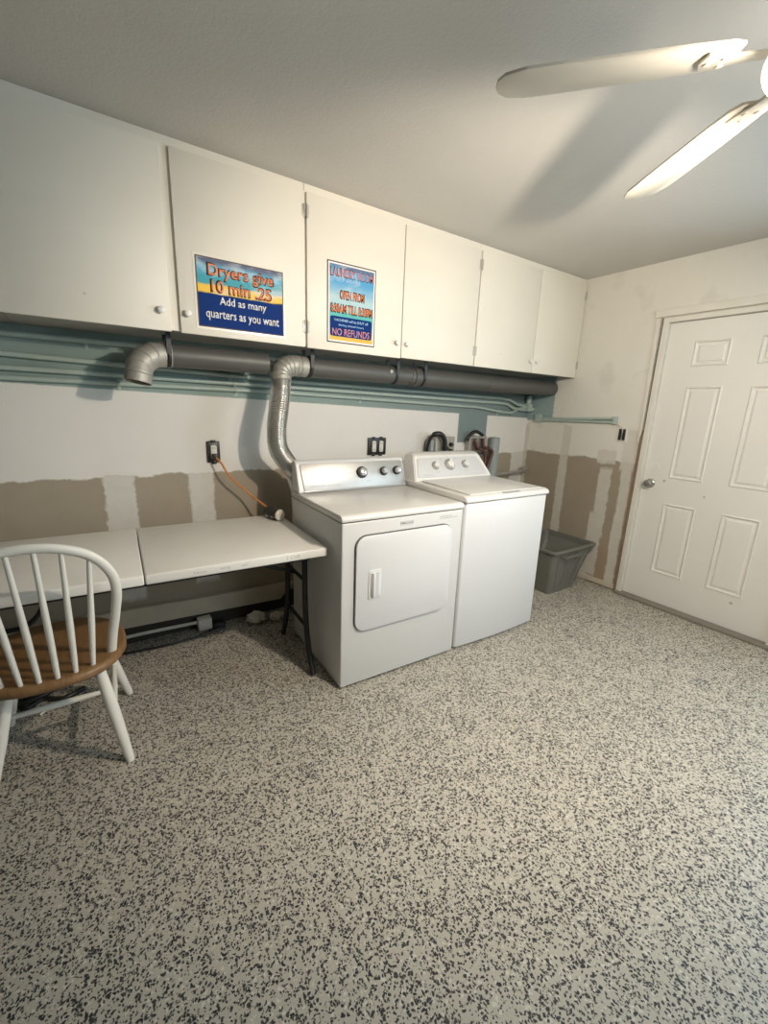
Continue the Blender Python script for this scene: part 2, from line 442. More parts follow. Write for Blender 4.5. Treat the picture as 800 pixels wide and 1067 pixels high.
# ------------------------------------------------------------------ wall cabinets
DF = -.443; CF = -.425
def cabinet(x0, x1, doors, label):
    cx = (x0 + x1) / 2
    t = thing('wall_cabinet', label, 'cabinet', (cx, -.2, 1.70), 0, 'wall cabinets along the back wall')
    g = G(); th = .018
    g.box(x0 + .001, x0 + th, CF + .019, -.001, 1.705, H - .001).box(x1 - th, x1 - .001, CF + .019, -.001, 1.705, H - .001)
    g.box(x0 + th, x1 - th, CF + .019, -.001, 1.705, 1.723).box(x0 + th, x1 - th, -.012, -.001, 1.723, H - .001)
    g.box(x0 + th, x1 - th, CF + .019, -.012, 2.05, 2.068)
    g.make('carcass', MT['cabshade'], t, world=True, smooth=False)
    g = G()
    g.box(x0 + .0005, x1 - .0005, CF, CF + .0185, 2.395, H - .001).box(x0 + .0005, x1 - .0005, CF, CF + .0185, 1.698, 1.735)
    g.box(x0 + .0005, x0 + .04, CF, CF + .0185, 1.735, 2.395).box(x1 - .04, x1 - .0005, CF, CF + .0185, 1.735, 2.395)
    if len(doors) > 1:
        mid = (doors[0][1] + doors[1][0]) / 2
        g.box(mid - .03, mid + .03, CF, CF + .0185, 1.735, 2.395)
    g.make('face_frame', MT['cab'], t, world=True, smooth=False)
    for (a, b, zb, side) in doors:
        dr = G().box(a, b, DF, CF - .0005, zb, 2.406, .0025, 2).make('door', MT['cab'], t, world=True)
        s = -1 if side == 'l' else 1
        kx = b - .037 if side == 'r' else a + .030
        kz = 1.772
        lm = t.matrix_basis.inverted() @ axis_mat((kx, DF, kz), (0, -1, 0))
        G().lathe([(.001, 0), (.008, 0), (.0075, .010), (.013, .014), (.0155, .020), (.0135, .026), (.007, .029), (.001, .0295)], lm, 20).make('knob', MT['knobw'], dr)
        hx = a if side == 'r' else b
        for hz in (1.79, 2.32):
            q = G()
            q.box(hx - .012, hx + .012, DF - .003, DF - .0002, hz - .028, hz + .028, .001)
            q.tube([(hx, DF - .005, hz - .03), (hx, DF - .005, hz + .03)], .004, 8)
            q.make('hinge', MT['hinge'], dr, world=False)
            bpy.context.view_layer.update()
            h = C.objects[-1]
            h.data.transform(t.matrix_basis.inverted())
    return t
cabinet(-4.90, -3.663, [(-4.88, -4.29, 1.691, 'r'), (-4.27, -3.676, 1.691, 'l')], 'white wall cabinet cut off by the left edge of the picture')
cabinet(-3.662, -2.436, [(-3.655, -3.077, 1.690, 'r'), (-3.0375, -2.440, 1.690, 'l')], 'white two-door wall cabinet with the Dryers give sign on its right door')
cabinet(-2.434, -1.203, [(-2.428, -1.822, 1.688, 'r'), (-1.816, -1.207, 1.692, 'l')], 'white two-door wall cabinet with the laundry hours sign on its left door')
cabinet(-1.202, -.001, [(-1.197, -.583, 1.692, 'r'), (-.578, -.010, 1.692, 'l')], 'white two-door wall cabinet without a sign, in the corner by the right wall')

# ------------------------------------------------------------------ signs
FR = lambda cx, cz, out: Matrix(((1, 0, 0, cx), (0, 0, -1, DF - out), (0, 1, 0, cz), (0, 0, 0, 1)))
def sky_mat(name, z0, z1, bands):
    m = M(name, .5, spec=.25)
    c = None; n = (m.noise((9., 9., 22.), 4.) - .5) * .10; t = (m.z - z0) * (1. / (z1 - z0)) + n
    c = bands[0][1]
    for f, col, w in bands[1:]:
        c = m.mix((t - f).sm(w), c, col)
    cl = (m.noise((7., 7., 14.), 4.) - .56).sm(.14) * (t - .5).sm(.2)
    c = m.mix(cl * .55, c, (.62, .70, .74)); m.col(c); return m.m
s1x0, s1x1, s1z0, s1z1 = -2.958, -2.563, 1.732, 2.017
t = thing('sign', 'landscape sign reading Dryers give 10 min on a white cabinet door', 'sign', ((s1x0 + s1x1) / 2, DF, s1z0))
L = lambda mat: t.matrix_basis.inverted() @ mat
G().box(s1x0 - .014, s1x1 + .014, DF - .0018, DF - .0003, s1z0 - .012, s1z1 + .014).make('backing_sheet', MT['lens'], t, world=True, smooth=False)
G().box(s1x0, s1x1, DF - .0032, DF - .0019, s1z0, s1z1).make('printed_panel', sky_mat('beach_print', 0., .285, [(0, (.02, .04, .10), 1), (.50, (.80, .52, .06), .02), (.63, (.04, .32, .40), .03), (.78, (.10, .38, .55), .10), (.92, (.10, .12, .20), .08)]), t, world=True, smooth=False)
G().box(s1x0 + .0005, s1x1 - .0005, DF - .0042, DF - .0033, s1z0 + .0005, s1z0 + .139).make('navy_panel', MT['navy'], t, world=True, smooth=False)
q = G()
for a in ((s1x0 - .0045, s1x0, s1z0 - .0045, s1z1 + .0045), (s1x1, s1x1 + .0045, s1z0 - .0045, s1z1 + .0045), (s1x0, s1x1, s1z1, s1z1 + .0045), (s1x0, s1x1, s1z0 - .0045, s1z0)):
    q.box(a[0], a[1], DF - .0036, DF - .0019, a[2], a[3])
q.make('dark_border', MT['inkd'], t, world=True, smooth=False)
cx = (s1x0 + s1x1) / 2
for body, w, h, z, dx in (('Dryers give', .30, .062, 1.965, .0), ('10 min .25', .275, .048, 1.906, .0)):
    text('lettering_outline', body, MT['inkd'], t, w + .012, h + .010, L(FR(cx + dx, z, .0034)), .0006, bold=.035)
    text('lettering', body, MT['inko'], t, w, h, L(FR(cx + dx, z, .0041)), .0006, bold=.012)
for body, w, h, z in (('Add as many', .22, .044, 1.842), ('quarters as you want', .345, .044, 1.780)):
    text('lettering', body, MT['inkw'], t, w, h, L(FR(cx + .004, z, .0043)), .0006, bold=.012)

s2x0, s2x1, s2z0, s2z1 = -2.316, -2.014, 1.730, 2.131
t = thing('sign', 'portrait laundry room hours sign with No Refunds on a white cabinet door', 'sign', ((s2x0 + s2x1) / 2, DF, s2z0))
L = lambda mat: t.matrix_basis.inverted() @ mat
G().box(s2x0, s2x1, DF - .0016, DF - .0003, s2z0, s2z1).make('dark_border', MT['inkd'], t, world=True, smooth=False)
G().box(s2x0 + .006, s2x1 - .006, DF - .0024, DF - .0017, s2z0 + .006, s2z1 - .006).make('backing_sheet', MT['inkw'], t, world=True, smooth=False)
G().box(s2x0 + .014, s2x1 - .014, DF - .0033, DF - .0025, s2z0 + .014, s2z1 - .014).make('printed_panel', sky_mat('sky_print', 0., .40, [(0, (.72, .45, .08), 1), (.16, (.30, .42, .36), .08), (.24, (.10, .45, .42), .1), (.42, (.40, .58, .62), .1), (.66, (.09, .34, .60), .2), (.93, (.12, .16, .26), .06)]), t, world=True, smooth=False)
G().prism(rrect(s2x0 + .018, s2x1 - .022, s2z0 + .034, s2z0 + .135, .012), 'y', DF - .0042, DF - .0034).make('navy_panel', MT['navy'], t, world=True, smooth=False)
cx = (s2x0 + s2x1) / 2
for body, w, h, z in (('LAUNDRY ROOM', .262, .038, 2.081),):
    text('lettering_outline', body, MT['inkd'], t, w + .006, h + .008, L(FR(cx, z, .0035)), .0005, bold=.035)
    text('lettering', body, MT['inkp'], t, w, h, L(FR(cx, z, .0041)), .0006, bold=.014)
text('lettering', 'SELF SERVICE', MT['inklb'], t, .15, .016, L(FR(cx - .025, 2.045, .0041)), .0005, bold=.02)
for body, w, h, z in (('OPEN FROM', .145, .036, 1.975), ('8:30AM TILL 8:30PM', .255, .038, 1.905)):
    text('lettering_outline', body, MT['inkd'], t, w + .010, h + .012, L(FR(cx, z, .0035)), .0005, bold=.05)
    text('lettering', body, MT['inko'], t, w, h, L(FR(cx, z, .0041)), .0006, bold=.02)
text('lettering', 'MACHINES will be SHUT off', MT['inklb'], t, .215, .014, L(FR(cx - .003, 1.847, .0043)), .0005, bold=.012)
text('lettering', 'during closed hours', MT['inklb'], t, .16, .014, L(FR(cx - .003, 1.822, .0043)), .0005, bold=.012)
text('lettering', 'NO REFUNDS', MT['inkp'], t, .235, .036, L(FR(cx - .003, 1.787, .0043)), .0006, bold=.008)

# ------------------------------------------------------------------ ducts under the cabinets
DY, DZ = -.25, 1.605
t = thing('vent_duct', 'dark grey round vent duct slung under the cabinets with elbow at its left end', 'duct', (-1.6, DY, DZ))
def pipe(a, b, r, ends=True):
    g = G().tube([(a, DY, DZ), (b, DY, DZ)], r, 32)
    return g
pipe(-3.08, -2.585, .055).make('pipe', MT['duct'], t, world=True)
pipe(-2.36, -1.53, .055).make('pipe', MT['duct'], t, world=True)
pipe(-1.58, -.03, .060).make('pipe', MT['duct'], t, world=True)
for xx, r in ((-1.60, .0575), (-.86, .0615)):
    G().tube([(xx - .012, DY, DZ), (xx, DY, DZ), (xx + .012, DY, DZ)], [r, r + .002, r], 32).make('seam_ring', MT['duct'], t, world=True)
# gored elbow at left
pts = []
for i in range(5):
    a = math.radians(i * 22)
    pts.append((-3.065 - .115 * math.sin(a) - .03, DY - .012 * i, DZ - .10 * (1 - math.cos(a))))
pts.append((pts[-1][0] - .008, pts[-1][1] - .004, pts[-1][2] - .04))
g = G(); fine = []; rad = []
for i in range(len(pts) - 1):
    a, b = Vector(pts[i]), Vector(pts[i + 1])
    for f, r in ((.0, .059), (.08, .056), (.92, .056), (.99, .059)): fine.append(a.lerp(b, f)); rad.append(r)
g.tube([(-3.06, DY, DZ)] + fine, [.056] + rad, 28, caps=False)
o = g.make('elbow', MT['galv'], t, world=True, angle=25, label='bare galvanised elbow')
sm = o.modifiers.new('wall', 'SOLIDIFY'); sm.thickness = .0015; sm.offset = 0
G().tube([(-1.79, DY - .03, 1.625), (-1.79, DY - .06, 1.62)], .012, 10).make('bracket', MT['galv'], t, world=True)
for xx, r in ((-3.075, .059), (-2.34, .059), (-1.515, .064), (-1.74, .059)):
    g = G()
    ring = [(xx, DY + r * math.cos(a), DZ + r * math.sin(a)) for a in [2 * PI * i / 32 for i in range(33)]]
    g.tube(ring, .0045, 8, caps=False, flat=2.2, up=(0, 1, 0))
    g.box(xx - .010, xx + .010, DY - r - .004, DY - r + .001, DZ, 1.704).box(xx - .010, xx + .010, DY + r - .001, DY + r + .004, DZ, 1.704)
    g.make('hanger_strap', MT['black'], t, world=True, label='black hanging strap')
t = thing('flexible_duct', 'shiny foil flexible duct bending down behind the dryer', 'duct', (-2.45, -.22, .10))
path = spline([(-2.507, -.255, 1.555), (-2.512, -.262, 1.47), (-2.540, -.29, 1.345), (-2.556, -.30, 1.24), (-2.543, -.29, 1.14), (-2.483, -.265, 1.055), (-2.42, -.225, .98), (-2.385, -.20, .86), (-2.37, -.19, .6), (-2.36, -.19, .16)], 22)
rs = [.054 + (.0026 if i % 2 else -.0022) for i in range(len(path))]
G().tube(path, rs, 28).make('hose', MT['flex'], t, world=True, angle=12)
el = []; er = []
for i in range(6):
    a = math.radians(i * 18)
    el.append((-2.507 + .085 * (1 - math.cos(a)), -.255, 1.555 + .052 * math.sin(a) )); er.append(.0575 if i % 2 == 0 else .0555)
el += [(-2.40, -.252, 1.607), (-2.352, -.25, 1.606)]; er += [.0565, .0565]
el = [(-2.507, -.255, 1.53)] + el; er = [.0575] + er
fine = []; rad = []
for i in range(len(el) - 1):
    a, b = Vector(el[i]), Vector(el[i + 1])
    for f, r in ((.0, .060), (.12, .057), (.9, .057)): fine.append(a.lerp(b, f)); rad.append(r)
G().tube(fine, rad, 28).make('elbow', MT['galv'], t, world=True, angle=25)

# ------------------------------------------------------------------ teal conduits
cl = 'teal painted conduits along the back wall'
def conduit(pts, r, label, clamps=()):
    t = thing('conduit', label, 'pipe', (pts[0][0], pts[0][1], pts[0][2]), 0, cl)
    G().tube(pts, r, 12).make('pipe', MT['teal'], t, world=True)
    for x, y, z in clamps:
        g = G().tube([(x - .008, y, z), (x + .008, y, z)], r + .003, 12)
        g.box(x - .008, x + .008, -.004, -.0005, z - r - .022, z + r + .002, .001)
        g.make('clamp', MT['teal'], t, world=True)
lerp = lambda a, b, f: a + (b - a) * f
def zl(x, a, b): return lerp(a, b, (x + 3.72) / 3.02)
conduit([(-4.9, -.02, 1.660), (-.35, -.02, 1.655)], .014, 'teal painted conduit just below the cabinet, topmost of four on the back wall', [(-3.4, -.02, 1.658)])
c2 = [(-4.9, -.02, 1.578), (-3.72, -.02, 1.571), (-2.37, -.02, 1.532), (-.42, -.02, 1.508), (-.30, -.022, 1.500), (-.20, -.03, 1.462), (-.12, -.035, 1.455), (-.09, -.035, 1.455)]
conduit(c2, .013, 'teal painted conduit partly behind the duct, second of four from the top', [(-2.72, -.02, 1.543), (-1.9, -.02, 1.527)])
c3 = [(-4.9, -.02, 1.518), (-3.72, -.02, 1.511), (-2.37, -.02, 1.497), (-.45, -.02, 1.468), (-.33, -.022, 1.462), (-.25, -.028, 1.43), (-.15, -.035, 1.418), (-.09, -.035, 1.418)]
conduit(c3, .013, 'teal painted conduit on the back wall, third of four from the top', [(-2.70, -.02, 1.500), (-1.85, -.02, 1.489)])
c4 = [(-4.9, -.02, 1.474), (-3.72, -.02, 1.467), (-2.37, -.02, 1.463), (-.70, -.02, 1.425), (-.36, -.02, 1.390), (-.26, -.022, 1.388), (-.17, -.03, 1.425), (-.12, -.035, 1.437), (-.09, -.035, 1.437)]
conduit(c4, .012, 'lowest teal painted conduit, along the bottom edge of the teal wall band', [(-3.28, -.02, 1.467), (-2.69, -.02, 1.464), (-1.84, -.02, 1.451), (-.42, -.02, 1.396)])
t = thing('junction_fitting', 'teal painted pipe fitting where the conduits meet in the corner', 'pipe fitting', (-.06, -.05, 1.40))
G().box(-.089, -.03, -.075, -.001, 1.405, 1.475, .006).make('body', MT['teal'], t, world=True)
G().tube([(-.06, -.045, 1.474), (-.06, -.045, 1.54)], .024, 14).tube([(-.06, -.045, 1.50), (-.06, -.045, 1.515)], .028, 14).make('riser', MT['teal'], t, world=True)
G().tube([(-.031, -.045, 1.43), (-.008, -.075, 1.425)], .014, 12).make('spigot', MT['teal'], t, world=True)
t = thing('surface_raceway', 'teal painted double raceway on the right wall beside the corner', 'raceway', (-.01, -.48, 1.35))
G().tube([(-.016, -.11, 1.348), (-.016, -.40, 1.352), (-.016, -.83, 1.374)], .0115, 12).make('pipe', MT['teal'], t, world=True)
G().tube([(-.016, -.11, 1.332), (-.016, -.45, 1.338), (-.016, -.83, 1.344)], .0105, 12).make('pipe', MT['teal'], t, world=True)
G().box(-.032, -.0005, -.858, -.828, 1.328, 1.390, .004).make('end_box', MT['teal'], t, world=True)
G().box(-.030, -.0005, -.17, -.10, 1.315, 1.385, .004).make('end_box', MT['teal'], t, world=True)
t = thing('wall_switch', 'small black switch on the right wall below the teal raceway', 'switch', (-.005, -.907, 1.255))
G().box(-.008, -.0005, -.94, -.878, 1.205, 1.305, .002).make('plate', MT['whitepl'], t, world=True)
g = G()
for yy in (-.926, -.896): g.box(-.016, -.0085, yy - .010, yy + .010, 1.213, 1.298, .002)
g.make('device', MT['black'], t, world=True)
G().box(-.017, -.0085, -.917, -.909, 1.235, 1.275, .002).make('toggle', MT['chrome'], t, world=True)
G().tube(spline([(-.010, -.862, 1.335), (-.006, -.885, 1.318), (-.006, -.905, 1.303)], 5), .004, 8).make('wire', MT['whitepl'], t, world=True)

# ------------------------------------------------------------------ outlets, cord
def outlet(cx, cz, gangs, label):
    t = thing('electrical_outlet', label, 'outlet', (cx, -.01, cz))
    w = .036 * gangs + .006 * (gangs - 1)
    g = G(); g.box(cx - w, cx + w, -.014, -.0005, cz - .062, cz + .062, .003)
    for i in range(gangs):
        xx = cx + (i - (gangs - 1) / 2) * .062
        for s in (-1, 1): g.box(xx - .014, xx + .014, -.017, -.0135, cz + s * .062 - .008, cz + s * .062 + .008, .002)
    g.make('box', MT['black'], t, world=True)
    for i in range(gangs):
        xx = cx + (i - (gangs - 1) / 2) * .062
        g = G()
        g.prism(rrect(xx - .017, xx + .017, cz - .040, cz + .040, .010), 'y', -.024, -.0145, .001)
        r = g.make('receptacle', MT['whitepl'], t, world=True)
        for s in (-1, 1):
            for d in (-.006, .006):
                q = G().box(xx + d - .0012, xx + d + .0012, -.0246, -.0241, cz + s * .024 - .006, cz + s * .024 + .006).make('slot', MT['black'], r); q.data.transform(t.matrix_basis.inverted())
outlet(-2.838, 1.105, 1, 'black uncovered single outlet above the table with an orange cord plugged in')
outlet(-1.690, 1.115, 2, 'black uncovered double outlet on the wall above the dryer')
t = thing('extension_cord', 'orange extension cord hanging from the wall outlet down to the table', 'cord', (-2.84, -.03, .75))
G().box(-2.853, -2.823, -.066, -.0255, 1.064, 1.098, .006).make('plug', MT['black'], t, world=True)
G().tube(spline([(-2.838, -.060, 1.078), (-2.815, -.09, 1.045), (-2.772, -.105, .966), (-2.663, -.11, .853), (-2.60, -.16, .795), (-2.555, -.20, .752), (-2.525, -.235, .7395), (-2.51, -.29, .7395)], 10), .0055, 10).make('cable', MT['orange'], t, world=True)

# ------------------------------------------------------------------ folding table
TH = .7328
t = thing('folding_table', 'white plastic folding table against the back wall with black steel legs', 'table', (-2.5396, -.9081, 0), -.0389)
def half(u0, u1):
    g = G()
    r = .035
    pts = []
    g.prism([(u0, 0), (u1, 0), (u1, .727), (u0, .727)], 'z', TH - .042, TH, .007, 3)
    return g.make('tabletop_half', MT['table'], t)
half(-.768, 0.); half(-1.55, -.772)
G().box(-.79, -.75, .03, .70, TH - .058, TH - .043).make('centre_hinge', MT['blackmetal'], t)
# frame rails under the top
G().box(-1.45, -.07, .05, .07, TH - .066, TH - .0425).box(-1.45, -.07, .655, .675, TH - .066, TH - .0425).make('rail', MT['blackmetal'], t)
def legs(u):
    for pts in ([(u, .185, TH - .05), (u, .185, .42), (u, .17, .25), (u, .135, .12), (u - .0, .075, .008)], [(u, .455, TH - .05), (u, .455, .42), (u, .47, .25), (u, .505, .12), (u, .56, .008)]):
        G().tube(spline(pts, 5), .0145, 12).make('leg', MT['blackmetal'], t)
    G().tube([(u, .185, .50), (u, .455, .50)], .010, 10).make('cross_bar', MT['blackmetal'], t)
    G().tube([(u, .168, .245), (u, .472, .245)], .010, 10).make('cross_bar', MT['blackmetal'], t)
    s = 1 if u > -.7 else -1
    G().tube([(u, .32, .50), (u - s * .46, .32, TH - .05)], .010, 10).make('brace', MT['blackmetal'], t)
legs(-.045)
legs(-1.50)
Lt = Matrix(((1, 0, 0, 0), (0, 0, -1, 0), (0, 1, 0, 0), (0, 0, 0, 1)))
text('handwriting', 'I OB', MT['marker'], t, .065, .015, Matrix.Translation((-.17, -.0004, TH - .021)) @ Lt, .0004)
for word, u, w in (('Now', -.57, .05), ('ang', -.47, .04), ('or', -.39, .025)):
    text('handwriting', word, MT['marker'], t, w, .011, Matrix.Translation((u, -.0004, TH - .022)) @ Lt, .0004)

# spray can lying on the table
ca, cb = Vector((-2.622, -.262, TH + .033)), Vector((-2.497, -.315, TH + .033))
ca, cb = Vector((-2.600, -.232, TH + .0335)), Vector((-2.562, -.350, TH + .0335))
d = (cb - ca).normalized(); Lc = (cb - ca).length
t = thing('spray_can', 'black spray can with grey cap lying on the table beside the dryer', 'can', (ca.x, ca.y, TH))
mt_ = t.matrix_basis.inverted() @ axis_mat(ca, d)
G().lathe([(.001, .004), (.024, .002), (.031, .0), (.033, .004), (.033, .10), (.030, .108), (.001, .109)], mt_, 28).make('body', MT['black'], t)
G().lathe([(.001, .1095), (.0315, .1095), (.0325, .112), (.0325, Lc - .004), (.029, Lc), (.024, Lc + .001), (.001, Lc - .001)], mt_, 28).make('cap', MT['whitepl'], t)
g = G()
for a0, h0, w0 in ((-2.6, .02, .02), (-2.0, .045, .016), (-2.5, .066, .018), (-1.5, .025, .02), (-1.3, .06, .02)):
    rr = .0333
    for k in range(3):
        a = a0 + k * .16
        v = [mt_ @ Vector((rr * math.cos(aa), rr * math.sin(aa), hh)) for aa, hh in ((a, h0), (a + .15, h0), (a + .15, h0 + w0), (a, h0 + w0))]
        g.bm.faces.new([g.bm.verts.new(p) for p in v])
g.make('label_print', MT['greyp'], t, smooth=False)

# ------------------------------------------------------------------ dryer
t = thing('dryer', 'white front-loading clothes dryer with silver control panel beside the table', 'dryer', (-2.5175, -1.0104, 0), -.0331)
DW, DD = .7355, .655
G().box(0, DW, 0, DD, .012, .872, .007, 3).make('body', MT['applshade'], t)
G().box(.006, DW - .006, .004, DD - .004, .8685, .8765).make('top_seam', MT['seamd'], t, smooth=False)
G().prism([(-.004, .8775), (-.006, .892), (.004, .905), (.02, .909), (DD, .909), (DD, .8775)], 'x', -.003, DW + .003, .004, 2).make('top', MT['appllit'], t)
for u in (.05, DW - .05):
    for w in (.05, DD - .05):
        G().lathe([(.02, 0), (.022, .012), (.012, .013), (.012, .02)], Matrix.Translation((u, w, 0)), 12).make('foot', MT['black'], t)
# console
prof = [(.545, .9095), (.548, .925), (.600, 1.072), (.615, 1.084), (DD - .005, 1.086), (DD + .004, 1.07), (DD + .004, .9095)]
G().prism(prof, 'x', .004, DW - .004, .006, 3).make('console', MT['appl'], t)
th_ = math.atan2(.052, .147)
def CP(u, s, out): # point on the slanted panel: s metres up the slope from its base
    return Vector((u, .548 + s * math.sin(th_), .925 + s * math.cos(th_))) + Vector((0, -math.cos(th_), math.sin(th_))) * out
CM = lambda u, s, out: Matrix.Translation(CP(u, s, out)) @ Matrix(((1, 0, 0, 0), (0, math.sin(th_), -math.cos(th_), 0), (0, math.cos(th_), math.sin(th_), 0), (0, 0, 0, 1)))
def panel(pts, m, out0, out1, name, parent):
    g = G(); g.prism(pts, 'z', out0, out1, .0015, 2)
    bmesh.ops.transform(g.bm, matrix=CM(0, 0, 0), verts=g.bm.verts); return g.make(name, m, parent)
pp = [(.045, -.005), (DW - .026, -.005), (DW - .012, .006), (DW - .016, .143), (DW - .03, .152), (.034, .152), (.026, .146), (.034, .004)]
panel(pp, MT['silver'], .0005, .006, 'control_panel', t)
G().tube([CP(.035, -.008, .004), CP(DW - .016, -.008, .004)], .004, 8).make('panel_trim', MT['chrome'], t)
for u, s, r in ((.415, .085, .036), (.572, .085, .028), (.668, .085, .028)):
    kk = G().lathe([(.001, 0), (r, 0), (r, .008), (r * .92, .013), (.001, .0132)], CM(u, s, .0062), 28).make('knob', MT['black'], t)
    G().lathe([(.001, .0134), (r * .74, .0134), (r * .70, .030), (r * .55, .034), (.001, .0345)], CM(u, s, .0062), 28).make('knob_cap', MT['chrome'], kk)
text('panel_print', 'MAYTAG', MT['print'], t, .085, .010, CM(.115, .018, .0064), .0003)
text('panel_print', 'CENTENNIAL', MT['print'], t, .085, .006, CM(.225, .018, .0064), .0003)
for u, s in ((.365, .03), (.455, .03), (.46, .132), (.50, .085), (.33, .085), (.572, .045), (.668, .045)):
    text('panel_print', 'normal', MT['print'], t, .022, .005, CM(u, s, .0064), .0003)
# door
G().prism(rrect(.066, .662, .305, .806, .062, 8), 'y', -.0045, -.0002).make('door_gasket', MT['seamd'], t, smooth=False)
dr = G().prism(rrect(.070, .658, .309, .802, .058, 8), 'y', -.016, -.0046, .004, 2).make('door', MT['appl'], t)
g = G()
g.prism(rrect(.138, .210, .474, .628, .008, 4), 'y', -.0195, -.0161, .0015)
hh = g.make('door_handle', MT['appl'], dr)
G().prism(rrect(.162, .196, .490, .612, .006, 4), 'y', -.0203, -.0196).make('handle_recess_shade', MT['greyp'], hh)  # grey plate painting the shading inside the handle recess
G().prism([(.150, -.0200), (.172, -.0200), (.170, -.032), (.160, -.034)], 'z', .488, .614, .002).make('grip', MT['appl'], hh)
Fd = lambda u, z, out: Matrix(((1, 0, 0, u), (0, 0, -1, -out), (0, 1, 0, z), (0, 0, 0, 1)))
G().prism(rrect(.325, .405, .829, .851, .003, 3), 'y', -.003, -.0002).make('badge', MT['greyp'], t)
text('badge_print', 'MAYTAG', MT['print'], t, .068, .013, Fd(.365, .840, .0031), .0004, bold=.01)
text('front_print', 'COMMERCIAL', MT['print'], t, .085, .007, Fd(.615, .847, .0003), .0003)
text('front_print', 'TECHNOLOGY', MT['print'], t, .125, .007, Fd(.635, .836, .0003), .0003)

# ------------------------------------------------------------------ washer
WW, WD = .700, .655
t = thing('washing_machine', 'white top-loading washing machine between the dryer and the grey bin', 'washer', (-1.762, -1.0305, 0), -.020)
g = G(); cvx = [(0.008, 0.)] + [(.02 + (WW - .04) * i / 10, -.012 * math.sin(PI * i / 10)) for i in range(11)] + [(WW - .008, 0.), (WW, .012), (WW, WD), (0, WD), (0, .012)]
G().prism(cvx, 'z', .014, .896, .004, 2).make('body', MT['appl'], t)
g = G()
for u in (.06, WW - .06):
    for w in (.06, WD - .06):
        G().lathe([(.022, 0), (.024, .01), (.014, .012), (.014, .02)], Matrix.Translation((u, w, 0)), 12).make('foot', MT['black'], t)
G().box(.01, WW - .01, .004, WD - .004, .8925, .9005).make('top_seam', MT['seamd'], t, smooth=False)
# top deck with rounded front
pr = [(-.012, .901), (-.014, .915), (-.004, .930), (.020, .937), (WD, .945), (WD, .901)]
g = G(); g.prism(pr, 'x', -.003, WW + .003, .006, 3); g.make('top', MT['appllit'], t)
# lid, slightly proud
pr = [(.014, .9385), (.018, .9445), (.455, .9525), (.460, .9445)]
G().prism(pr, 'x', .045, WW - .045, .002, 2).make('lid', MT['appllit'], t)
G().prism(rrect(.30, .44, .000, .024, .008, 4), 'z', .9342, .9402).make('lid_grip_shade', MT['print'], t)  # raised dark plate standing in for the shaded grip recess
# console: trapezoid, flared towards the base
base = [(.47, .953), (WD + .008, .953)]
def cons(u0b, u1b, u0t, u1t):
    bm = bmesh.new()
    V = []
    for (u0, u1, w0, w1, z) in ((u0b, u1b, .470, WD + .006, .930), (u0b + .006, u1b - .006, .482, WD + .006, .962), (u0t - .012, u1t + .012, .556, WD + .006, 1.085), (u0t, u1t, .575, WD, 1.106), (u0t + .03, u1t - .03, .592, WD - .008, 1.112)):
        V.append([bm.verts.new(p) for p in ((u0, w0, z), (u1, w0, z), (u1, w1, z), (u0, w1, z))])
    for i in range(4):
        for j in range(4): bm.faces.new((V[i][j], V[i][(j + 1) % 4], V[i + 1][(j + 1) % 4], V[i + 1][j]))
    bm.faces.new(V[0][::-1]); bm.faces.new(V[-1])
    bmesh.ops.recalc_face_normals(bm, faces=bm.faces)
    bmesh.ops.bevel(bm, geom=[e for e in bm.edges], offset=.006, segments=2, affect='EDGES')
    g = G(); g.bm.free(); g.bm = bm; return g
cons(.005, WW - .005, .055, WW - .075).make('console', MT['appllit'], t)
th_ = math.atan2(.074, .123)
def CP(u, s, out):
    return Vector((u, .482 + s * math.sin(th_), .962 + s * math.cos(th_))) + Vector((0, -math.cos(th_), math.sin(th_))) * out
pp = [(.045, .0), (WW - .045, .0), (WW - .050, .014), (WW - .100, .128), (WW - .120, .138), (.085, .138), (.068, .130), (.034, .012)]
panel(pp, MT['greyp'], -.001, .0045, 'control_panel', t)
for u, s, r, big in ((.200, .078, .029, 0), (.325, .080, .041, 1), (.465, .078, .029, 0)):
    kk = G().lathe([(.001, 0), (r, 0), (r, .007), (r * .9, .011), (.001, .0112)], CM(u, s, .0047), 28).make('knob', MT['silver'], t)
    g = G().lathe([(.001, .0114), (r * .62, .0114), (r * .58, .022), (r * .4, .026), (.001, .0262)], CM(u, s, .0047), 24)
    g.box(-r * .18, r * .18, -r * .8, r * .8, .0114, .030, .002, mat=CM(u, s, .0047))
    g.make('knob_cap', MT['knobw'], kk)
text('panel_print', 'MAYTAG', MT['print'], t, .075, .009, CM(.125, .013, .0047), .0003)
for u, s in ((.255, .122), (.39, .122), (.205, .032), (.465, .032)):
    text('panel_print', 'normal', MT['print'], t, .024, .006, CM(u, s, .0047), .0003)

# ------------------------------------------------------------------ laundry supply fittings
t = thing('valve_box', 'grey metal box with knobs and a black hose on the wall behind the washer', 'utility box', (-1.12, -.05, 1.04))
g = G(); g.box(-1.20, -1.00, -.10, -.0005, 1.03, 1.185, .004); g.make('box', MT['boxmetal'], t, world=True)
G().box(-1.19, -1.03, -.075, -.012, 1.186, 1.200, .005).make('cover', MT['whitepl'], t, world=True)
G().box(-1.235, -1.201, -.085, -.01, 1.03, 1.16, .008).make('side_plate', MT['pvc'], t, world=True)
for xx, zz in ((-1.045, 1.125), (-1.045, 1.075), (-1.09, 1.095)):
    G().lathe([(.001, 0), (.016, 0), (.018, .01), (.012, .026), (.001, .028)], t.matrix_basis.inverted() @ axis_mat((xx, -.1005, zz), (0, -1, 0)), 14).make('valve_knob', MT['black'], t)
t = thing('drain_hose', 'thick black corrugated hose arching over the grey metal box', 'hose', (-1.2, -.1, .95))
